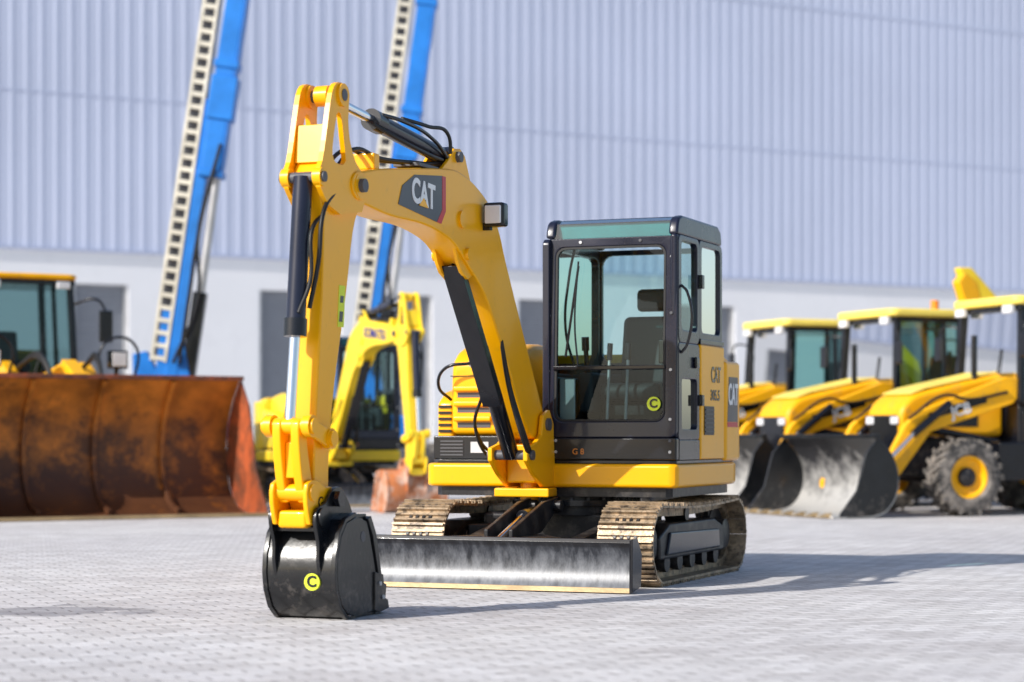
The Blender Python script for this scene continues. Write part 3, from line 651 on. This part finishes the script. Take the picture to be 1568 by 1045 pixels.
def cabbox(P, x, ya, yb, z0, z1, over=.06, roofm='yel3', zt=None, taper=.06, mids=True, rth=.12, gl='glassb'):
    for sx in (-1, 1):
        for nm, y in (('f', ya), ('r', yb)):
            yt_ = y + (taper if nm == 'f' else -taper * .4)
            bar('cab_post_%s_%d' % (nm, sx + 2), (sx * x, y, z0), (sx * (x - taper), yt_, z1), .09, .09, 'black', P, .012)
        if mids:
            ym_ = (ya + yb) / 2 + .1
            bar('cab_post_m_%d' % (sx + 2), (sx * x, ym_, z0), (sx * (x - taper), ym_, z1), .06, .06, 'black', P, .01)
        sheet('cab_glass_side_%d' % (sx + 2), [(sx * (x - .01), ya, z0), (sx * (x - .01), yb, z0), (sx * (x - .01 - taper), yb - taper * .4, z1), (sx * (x - .01 - taper), ya + taper, z1)], gl, P)
        bar('cab_sill_%d' % (sx + 2), (sx * x, ya, z0), (sx * x, yb, z0), .08, .08, 'black', P, .01)
    sheet('cab_glass_front', [(-x, ya + .01, z0), (x, ya + .01, z0), (x - taper, ya + taper + .01, z1), (-x + taper, ya + taper + .01, z1)], gl, P)
    sheet('cab_glass_rear', [(-x, yb - .01, z0), (x, yb - .01, z0), (x - taper, yb - taper * .4 - .01, z1), (-x + taper, yb - taper * .4 - .01, z1)], gl, P)
    bar('cab_sill_f', (-x, ya, z0), (x, ya, z0), .08, .08, 'black', P, .01)
    bar('cab_sill_r', (-x, yb, z0), (x, yb, z0), .08, .08, 'black', P, .01)
    prism('cab_roof_under', [(-x + .0, ya - .01), (x, ya - .01), (x, yb), (-x, yb)], z1 - .04, z1 + .03, 'z', 'black', P, .01)
    prism('cab_roof', rrect(0, (ya + yb) / 2, 2 * x + over, yb - ya + 2 * over + .08, .15), z1 + .031, z1 + .031 + rth, 'z', roofm, P, .04, 3)
    prism('driver_seat', [(ya + .75, z0 - .1), (ya + .75, z0 + .1), (ya + 1.15, z0 + .12), (ya + 1.25, z0 + .75), (ya + 1.35, z0 + .75), (ya + 1.3, z0 - .1)], -.25, .25, 'x', 'seat', P, .04)
    cyl('steering_column', (0, ya + .2, z0 - .2), (0, ya + .45, z0 + .18), .05, 'black', P)
    cyl('steering_wheel', (0, ya + .45, z0 + .18), (0, ya + .462, z0 + .2), .2, 'black', P)
    hose('wiper', [(0.1, ya - .01, z0 + .05), (.2, ya + .01, z0 + .4), (.25, ya + .03, z0 + .7)], .01, 'black', P)
cabbox(WL, .70, 4.15, 5.55, 1.80, 3.2, roofm='yel3', rth=.08, gl='glassd')
for sx in (-1, 1):
    hose('mirror_arm_%d' % (sx + 2), [(sx * .7, 4.15, 2.9), (sx * .95, 3.9, 2.95), (sx * 1.05, 3.85, 2.8)], .02, 'black', WL)
    box('mirror_%d' % (sx + 2), sx * 1.05 - .1, sx * 1.05 + .1, 3.82, 3.87, 2.35, 2.8, 'black', WL, .02)
    box('roof_lamp_%d' % (sx + 2), sx * .5 - .09, sx * .5 + .09, 4.02, 4.12, 3.1, 3.2, 'lens', WL, .01)

# ---------------------------------------------------------------- backhoe loaders
def backhoe(name, loc, beacon=True, ang=-68.3, shift=0.0, dz=0.0):
    P = empty(name, loc, R(ang))
    for k, xx in ((0, -.92), (1, .92)):
        wheel('wheel_front_%d' % k, (xx, 0, .5), .5, .34, P, side=-1 if xx < 0 else 1, lugs=20)
        wheel('wheel_rear_%d' % k, (xx, 2.25, .72), .72, .44, P, side=-1 if xx < 0 else 1)
        a = .66 * (1 if xx > 0 else -1)
        prism('loader_arm_%d' % k, [(1.0, 1.78), (1.05, 1.6), (.9, 1.45), (-.35, 1.08), (-1.0, .30), (-1.16, .28), (-1.18, .42), (-.72, 1.18), (-.5, 1.35), (.8, 1.80)], a - .05, a + .05, 'x', 'yel3', P, .015)
        cyl('lift_ram_%d' % k, (a - .1, .75, .95), (a - .1, -.3, 1.12), .05, 'black', P)
        cyl('tilt_ram_%d' % k, (a + .1, -.1, 1.45), (a + .1, -.65, 1.05), .05, 'black', P)
        cyl('tilt_ram_rod_%d' % k, (a + .1, -.65, 1.05), (a + .1, -1.12, .62), .025, 'chrome', P)
        bar('tilt_link_%d' % k, (a + .1, -1.12, .62), (a + .02, -1.0, .3), .03, .1, 'black', P)
        hose('arm_hose_%d' % k, [(a + .07, .8, 1.6), (a + .08, .2, 1.5), (a + .12, -.2, 1.55), (a + .08, -.7, 1.25)], .02, 'rubber', P)
        prism('rear_fender_%d' % k, [(1.35, 1.0), (1.5, 1.35), (1.8, 1.55), (2.7, 1.55), (3.0, 1.3), (3.02, 1.1), (2.95, 1.1), (2.65, 1.47), (1.85, 1.47), (1.55, 1.25), (1.45, 1.0)], xx - .22, xx + .20, 'x', 'yel3', P, .01)
        box('tank_step_%d' % k, a - .08, a + .25 if a > 0 else a + .1, .55, 1.25, .45, .95, 'black', P, .03)
        prism('arm_decal_%d' % k, [(-.35, 1.24), (.5, 1.46), (.5, 1.56), (-.4, 1.32)], a + .0505, a + .052, 'x', 'black', P, 0)
        text('arm_lettering_%d' % k, 'JCB', .2, (a + .055, .1, 1.36), (0, 1, .25), (0, -.25, 1), 'white', P, bold=.005)
    box('front_axle', -.75, .75, -.08, .08, .42, .58, 'blackd', P, .02)
    box('rear_axle', -.75, .75, 2.15, 2.35, .62, .82, 'blackd', P, .02)
    box('chassis', -.32, .32, -.55, 3.0, .5, 1.0, 'blackd', P, .03)
    prism('hood', cr([(-.60, 1.02), (-.62, 1.30), (-.50, 1.50), (-.2, 1.62), (.96, 1.86)], 3) + [(.96, 1.02)], -.42, .42, 'x', 'yel3', P, .07, 4)
    prism('hood_top', [(-.42, 1.57), (-.2, 1.645), (.9, 1.86), (.9, 1.885), (-.2, 1.665), (-.42, 1.59)], -.36, .36, 'x', 'paleyel', P, .01)
    box('front_grille', -.34, .34, -.64, -.60, .78, 1.30, 'black', P, .02)
    box('side_grille', .415, .43, -.3, .55, 1.15, 1.42, 'black', P, .01)
    for sx in (-1, 1): box('head_lamp_%d' % (sx + 2), sx * .3 - .09, sx * .3 + .09, -.655, -.63, 1.18, 1.28, 'lens', P, .01)
    cyl('exhaust_stack', (.34, .55, 1.7), (.34, .55, 2.35), .04, 'black', P)
    box('cab_lower', -.72, .72, .98, 2.45, .75, 1.45, 'black', P, .04)
    box('cab_lower_black', .70, .735, 1.05, 1.8, .6, 1.35, 'black', P, .02)
    cabbox(P, .74, 1.0, 2.5, 1.48, 2.72, roofm='paleyel')
    for sx in (-1, 1):
        box('roof_lamp_%d' % (sx + 2), sx * .55 - .1, sx * .55 + .1, .90, .98, 2.64, 2.75, 'lens', P, .015)
        hose('mirror_arm_%d' % (sx + 2), [(sx * .72, 1.05, 2.5), (sx * .95, .9, 2.5), (sx * 1.0, .88, 2.35)], .015, 'black', P)
        box('mirror_%d' % (sx + 2), sx * 1.0 - .09, sx * 1.0 + .09, .85, .89, 2.05, 2.38, 'black', P, .02)
    if beacon: cyl('roof_beacon', (.4, 1.9, 2.87), (.4, 1.9, 3.02), .06, 'amber', P)
    scoop('front_bucket', P, 2.36, 1.0, .85, -2.0, 'blackpat', ribs=0, sidem='bucketblack')
    for i in range(8):
        xx = -1.1 + i * .314
        prism('bucket_tooth_%d' % i, [(-2.26, .02), (-2.08, .012), (-2.05, .07), (-2.1, .07)], xx - .04, xx + .04, 'x', 'edge', P, .004)
    box('rear_frame', -.9, .9, 3.0, 3.15, .5, 1.1, 'yel3', P, .02)
    s_ = shift
    prism('rear_boom', [(3.16, .8), (3.4, .8), (3.55, 1.5 - dz * .4), (3.65, 2.6 - dz), (3.40, 3.4 - dz), (3.18, 3.55 - dz), (3.05, 3.4 - dz), (3.35, 2.6 - dz), (3.25, 1.5 - dz * .4)], s_ - .1, s_ + .1, 'x', 'yel3', P, .03)
    prism('rear_arm', [(3.08, 3.62 - dz), (3.3, 3.62 - dz), (3.75, 3.2 - dz), (4.05, 1.8 - dz * .8), (3.92, 1.7 - dz * .8), (3.6, 2.9 - dz), (3.2, 3.35 - dz)], s_ - .09, s_ + .09, 'x', 'yel2', P, .02)
    prism('rear_bucket', [(3.9, 1.75 - dz * .8), (4.15, 1.7 - dz * .8), (4.3, 1.4 - dz * .8), (4.15, 1.1 - dz * .8), (3.85, 1.05 - dz * .8), (3.8, 1.3 - dz * .8)], s_ - .3, s_ + .3, 'x', 'blackd', P, .03)
    for sx in (-1, 1):
        box('stabiliser_%d' % (sx + 2), sx * .95 - .08, sx * .95 + .08, 3.0, 3.2, .15, 1.5, 'yel3', P, .02)
        box('stabiliser_foot_%d' % (sx + 2), sx * .95 - .18, sx * .95 + .18, 2.95, 3.25, .1, .16, 'black', P, .01)
    return P
backhoe('backhoe_loader', (5.45, 28.25, 0))
backhoe('backhoe_loader.001', (4.32, 31.05, 0), ang=-66.5, shift=-.72)
backhoe('backhoe_loader.002', (3.15, 33.9, 0), beacon=False, ang=-69.5, dz=.95)

# ---------------------------------------------------------------- boom lifts
def boom_lift(name, loc, rz, lean):
    P = empty(name, loc, rz)
    for k, xx in ((0, -1.0), (1, 1.0)):
        for q, yy in ((0, -1.2), (1, 1.2)):
            wheel('wheel_%d_%d' % (k, q), (xx, yy, .45), .45, .35, P, rim='lgray', side=-1 if xx < 0 else 1, lugs=18)
    box('chassis', -.75, .75, -1.6, 1.6, .4, .8, 'gray', P, .04)
    cyl('turntable_ring', (0, 0, .8), (0, 0, .95), .5, 'black', P)
    box('turntable', -.9, .5, -.6, .6, .95, 1.4, 'blue', P, .06)
    box('counterweight', -1.2, -.7, -.7, .7, .9, 1.5, 'blue', P, .08)
    prism('riser_plate', [(-.95, 1.3), (-.98, 2.35), (-.75, 2.4), (-.6, 2.1), (-.5, 3.1), (-.25, 3.1), (-.05, 2.0), (-.0, 1.3)], -.12, .12, 'y', 'blue', P, .02)
    G = Vector((math.sin(lean), 0, math.cos(lean))); S = Vector((math.cos(lean), 0, -math.sin(lean)))
    o = Vector((-.35, 0, 1.9))
    def sec(nm, a, b, off, w, h, mat):
        bar(nm, o + G * a + S * off, o + G * b + S * off, h, w, mat, P, .015)
    sec('boom_lower', 0, 4.6, -.02, .20, .26, 'blue')
    sec('boom_middle', 3.4, 11.5, .13, .30, .36, 'blue')
    sec('boom_upper', 11.3, 15.5, .13, .24, .28, 'blue')
    sec('boom_edge_plate', 3.4, 11.5, .30, .035, .38, 'blue')
    for i, a in enumerate((3.42, 5.2, 7.2, 9.4, 11.45)):
        sec('boom_collar_%d' % i, a - .06, a + .06, .14, .40, .42, 'blue')
    sec('slide_bracket', 4.3, 5.0, .15, .42, .44, 'blue')
    sec('lift_cylinder', -.3, 1.5, .24, .22, .2, 'black')
    cyl('lift_cylinder_rod', o + G * 1.5 + S * .24, o + G * 3.5 + S * .22, .07, 'lgray', P)
    for s in (-1, 1):
        for off in (-.37, -.15):
            bar('track_rail_%d_%d' % (s + 1, int(-off * 100)), o + G * .3 + S * off + Vector((0, s * .13, 0)), o + G * 13.5 + S * off + Vector((0, s * .13, 0)), .03, .05, 'cream', P, 0)
    v = []; f = []
    for i in range(64):
        c = o + G * (.35 + i * .205) + S * -.26
        b = len(v)
        for sx in (-1, 1):
            for sy in (-1, 1):
                for sz in (-1, 1): v.append(c + S * sx * .11 + Vector((0, sy * .14, 0)) + G * sz * .035)
        f += [(b, b + 1, b + 3, b + 2), (b + 4, b + 6, b + 7, b + 5), (b, b + 4, b + 5, b + 1), (b + 2, b + 3, b + 7, b + 6), (b, b + 2, b + 6, b + 4), (b + 1, b + 5, b + 7, b + 3)]
    mk('cable_track_links', v, f, 'cream', P)
    bar('cable_track_core', o + G * .3 + S * -.26, o + G * 13.5 + S * -.26, .10, .20, 'gray', P, 0)
    for j in range(2):
        hose('side_cable_%d' % j, [o + G * .3 + S * (.0 + .1 * j) + Vector((0, -.2, 0)), o + G * 1.4 + S * (.25 - .15 * j) + Vector((0, -.24, 0)), o + G * 2.4 + S * .1 + Vector((0, -.24, 0)), o + G * 3.9 + S * .25 + Vector((0, -.25, 0))], .03, 'black', P)
    t = o + G * 15.5 + S * .13
    bar('jib', t, t + Vector((.9, 0, .5)), .18, .2, 'blue', P)
    q = t + Vector((.95, 0, .4))
    box('basket_floor', q.x, q.x + .9, -1.1, 1.1, q.z, q.z + .08, 'gray', P, .01)
    for zz in (.55, 1.1):
        for (a, b) in (((0, -1.1), (.9, -1.1)), ((.9, -1.1), (.9, 1.1)), ((.9, 1.1), (0, 1.1)), ((0, 1.1), (0, -1.1))):
            cyl('basket_rail', (q.x + a[0], a[1], q.z + zz), (q.x + b[0], b[1], q.z + zz), .025, 'blue', P)
    for a in ((0, -1.1), (.9, -1.1), (.9, 1.1), (0, 1.1)):
        cyl('basket_post', (q.x + a[0], a[1], q.z), (q.x + a[0], a[1], q.z + 1.1), .025, 'blue', P)
    return P
boom_lift('boom_lift', (-5.15, 34.6, 0), 0, R(8.4))
boom_lift('boom_lift.001', (-2.34, 39.5, 0), 0, R(7.8))

# ---------------------------------------------------------------- building
M['cream_wall'] = paint('white_render', (0.88, 0.88, 0.90), 0.8, var=0.03, scale=.4, col2=(.7, .7, .72), amount=.3, dscale=.8, thr=.6)
M['clad'] = paint('pale_blue_grey_cladding', (0.58, 0.63, 0.79), 0.6, var=0.05, scale=.12)
M['clad2'] = paint('cladding_trim', (0.48, 0.53, 0.69), 0.5, var=.03)
M['roller'] = paint('roller_shutter', (0.29, 0.31, 0.35), 0.5, var=.05)
W = empty('warehouse', (-16.8, 70, 0), math.atan2(.487, .873))
doors = [(-16, -12.8), (-7.5, -4.3), (2.48, 4.41), (9.15, 12.3), (12.9, 15.92), (19.5, 22.7), (26.5, 29.3), (36, 39.2), (45, 48.2), (55, 58.2)]
ZB, ZR, DT = 7.2, 24.0, 6.1
xs = -45
k = 0
for (a, b) in doors + [(110, 110)]:
    box('lower_wall_%d' % k, xs, a, 0, .4, 0, ZB, 'cream_wall', W, 0)
    if b > a:
        box('lintel_%d' % k, a, b, 0, .4, DT, ZB, 'cream_wall', W, 0)
        box('door_jamb_l_%d' % k, a, a + .1, .06, .3, 0, DT, 'lgray', W, 0)
        box('door_jamb_r_%d' % k, b - .1, b, .06, .3, 0, DT, 'lgray', W, 0)
        v = []; f = []
        nn_ = 30; hh = DT / nn_
        for i in range(nn_):
            for (dy, zz) in ((.30, i * hh), (.20, i * hh + hh * .7), (.30, (i + 1) * hh)):
                v += [(a + .1, dy, zz), (b - .1, dy, zz)]
            q = i * 6
            f += [(q, q + 1, q + 3, q + 2), (q + 2, q + 3, q + 5, q + 4)]
        mk('roller_door_%d' % k, v, f, 'roller', W)
    xs = b; k += 1
v = []; f = []
p = []
x = -45.0
while x < 110:
    p += [(x, -.02), (x + .32, -.02), (x + .37, -.036), (x + .45, -.036), (x + .50, -.02)]
    x += .50
for (x, y) in p: v += [(x, y, ZB + .08), (x, y, ZR)]
for i in range(len(p) - 1): f.append((2 * i, 2 * i + 2, 2 * i + 3, 2 * i + 1))
mk('cladding', v, f, 'clad', W)
box('cladding_back', -45, 110, .05, .35, ZB + .001, ZR - .1, 'clad', W, 0)
box('drip_flashing', -45, 110, -.10, .0, ZB - .04, ZB + .07, 'clad2', W, 0)
box('roof_coping', -45, 110, -.18, .5, ZR + .001, ZR + .30, 'clad', W, 0)
for i, z in enumerate((12.4, 18.2)):
    box('cladding_lap_%d' % i, -45, 110, -.044, -.028, z, z + (.10 if i == 1 else .03), 'clad', W, 0)
box('side_wall_left', -45, -44.6, .4, 50, 0, ZR, 'clad', W, 0)
box('side_wall_right', 109.6, 110, .4, 50, 0, ZR, 'clad', W, 0)
box('roof_deck', -45, 110, .5, 50, ZR - .3, ZR, 'clad2', W, 0)
box('rear_wall', -45, 110, 49.6, 50, 0, ZR - .31, 'clad', W, 0)

# ---------------------------------------------------------------- ground
m, nt, out = nodes('concrete_pavers')
N = nt.nodes.new; LK = nt.links.new
b = N('ShaderNodeBsdfPrincipled'); tc = N('ShaderNodeTexCoord')
mp_ = N('ShaderNodeMapping'); mp_.inputs['Rotation'].default_value = (0, 0, R(-24))
LK(tc.outputs['Object'], mp_.inputs['Vector'])
br = N('ShaderNodeTexBrick')
br.inputs['Scale'].default_value = 1.0; br.inputs['Brick Width'].default_value = .22; br.inputs['Row Height'].default_value = .11
br.inputs['Mortar Size'].default_value = .0075; br.inputs['Mortar Smooth'].default_value = .3; br.inputs['Bias'].default_value = 0
br.inputs['Color1'].default_value = (.66, .64, .63, 1); br.inputs['Color2'].default_value = (.84, .82, .81, 1); br.inputs['Mortar'].default_value = (.36, .34, .33, 1)
LK(mp_.outputs[0], br.inputs['Vector'])
def noise_mul(prev, scale, detail, p0, p1, c0, c1, loc=(0, 0, 0), st=(1, 1, 1)):
    mpn = N('ShaderNodeMapping'); mpn.inputs['Location'].default_value = loc; mpn.inputs['Scale'].default_value = st
    LK(tc.outputs['Object'], mpn.inputs['Vector'])
    n = N('ShaderNodeTexNoise'); n.inputs['Scale'].default_value = scale; n.inputs['Detail'].default_value = detail
    LK(mpn.outputs[0], n.inputs['Vector'])
    r = N('ShaderNodeValToRGB'); r.color_ramp.elements[0].position = p0; r.color_ramp.elements[1].position = p1
    r.color_ramp.elements[0].color = (*c0, 1); r.color_ramp.elements[1].color = (*c1, 1)
    LK(n.outputs['Fac'], r.inputs['Fac'])
    mx = N('ShaderNodeMixRGB'); mx.blend_type = 'MULTIPLY'; mx.inputs['Fac'].default_value = 1
    LK(prev, mx.inputs['Color1']); LK(r.outputs['Color'], mx.inputs['Color2'])
    return mx.outputs[0], n
c, _ = noise_mul(br.outputs['Color'], .35, 8, .35, .65, (.88, .87, .88), (1, 1, 1))
c, n2 = noise_mul(c, 25, 8, .3, .6, (.84, .84, .84), (1, 1, 1))
c, _ = noise_mul(c, 2.2, 9, .35, .60, (.90, .89, .88), (1, 1, 1), (5, 2, 0))
c, _ = noise_mul(c, .55, 5, .66, .74, (1, 1, 1), (.70, .69, .71), (3.3, 1.7, 0))
c, _ = noise_mul(c, .5, 6, .50, .70, (1, 1, 1), (.87, .86, .86), (1.3, 0.4, 0), (.35, 2.2, 1))
sub = N('ShaderNodeVectorMath'); sub.operation = 'SUBTRACT'; sub.inputs[1].default_value = (-2.75, 12.65, 0)
LK(tc.outputs['Object'], sub.inputs[0])
nw = N('ShaderNodeTexNoise'); nw.inputs['Scale'].default_value = 3.5; nw.inputs['Detail'].default_value = 6
LK(tc.outputs['Object'], nw.inputs['Vector'])
sc_ = N('ShaderNodeVectorMath'); sc_.operation = 'MULTIPLY'; sc_.inputs[1].default_value = (.8, 1.1, 1); LK(sub.outputs[0], sc_.inputs[0])
ln = N('ShaderNodeVectorMath'); ln.operation = 'LENGTH'; LK(sc_.outputs[0], ln.inputs[0])
ma = N('ShaderNodeMath'); ma.operation = 'MULTIPLY_ADD'; ma.inputs[1].default_value = 1.1
LK(nw.outputs['Fac'], ma.inputs[0]); LK(ln.outputs['Value'], ma.inputs[2])
r5 = N('ShaderNodeValToRGB'); r5.color_ramp.elements[0].position = .90; r5.color_ramp.elements[1].position = 1.0
r5.color_ramp.elements[0].color = (.58, .58, .60, 1); r5.color_ramp.elements[1].color = (1, 1, 1, 1)
LK(ma.outputs[0], r5.inputs['Fac'])
mx5 = N('ShaderNodeMixRGB'); mx5.blend_type = 'MULTIPLY'; mx5.inputs['Fac'].default_value = 1
LK(c, mx5.inputs['Color1']); LK(r5.outputs[0], mx5.inputs['Color2'])
LK(mx5.outputs[0], b.inputs['Base Color']); b.inputs['Roughness'].default_value = .75
bp = N('ShaderNodeBump'); bp.inputs['Strength'].default_value = .7; bp.inputs['Distance'].default_value = .007; bp.invert = True
ad = N('ShaderNodeMath'); ad.operation = 'MULTIPLY_ADD'; ad.inputs[1].default_value = -.6
LK(n2.outputs['Fac'], ad.inputs[0]); LK(br.outputs['Fac'], ad.inputs[2])
LK(ad.outputs[0], bp.inputs['Height']); LK(bp.outputs['Normal'], b.inputs['Normal'])
LK(b.outputs[0], out.inputs['Surface'])
g = mk('ground', [(-600, -600, 0), (600, -600, 0), (600, 600, 0), (-600, 600, 0)], [(0, 1, 2, 3)], m)

# ---------------------------------------------------------------- light
EL = 33
sun_v = Vector((-.79 * math.cos(R(EL)), -.613 * math.cos(R(EL)), math.sin(R(EL)))).normalized()
L = bpy.data.lights.new('sun', 'SUN'); L.energy = 5.0; L.angle = R(.5); L.color = (1, .96, .90)
lo = bpy.data.objects.new('sun', L); sc.collection.objects.link(lo); lo.rotation_euler = sun_v.to_track_quat('Z', 'Y').to_euler(); lo.location = (-20, -15, 20)
w = bpy.data.worlds.new('World'); sc.world = w; w.use_nodes = True
nt = w.node_tree; bg = nt.nodes['Background']
sk = nt.nodes.new('ShaderNodeTexSky'); sk.sky_type = 'NISHITA'; sk.sun_disc = False
sk.sun_elevation = R(EL); sk.sun_rotation = math.atan2(sun_v.x, sun_v.y)
sk.dust_density = 1.5; sk.air_density = 1.0; sk.ozone_density = 1.2
nt.links.new(sk.outputs[0], bg.inputs['Color']); bg.inputs['Strength'].default_value = .15

# ---------------------------------------------------------------- camera
cam = bpy.data.cameras.new('camera'); co = bpy.data.objects.new('camera', cam); sc.collection.objects.link(co)
co.location = (0, 0, 1.04); co.rotation_euler = (R(90), 0, 0)
cam.lens = 75.1; cam.sensor_width = 36; cam.shift_y = .0918; cam.clip_end = 2000
cam.dof.use_dof = True; cam.dof.focus_distance = 13.8; cam.dof.aperture_fstop = 1.4
sc.camera = co
sc.view_settings.view_transform = 'Standard'; sc.view_settings.look = 'None'; sc.view_settings.exposure = 0
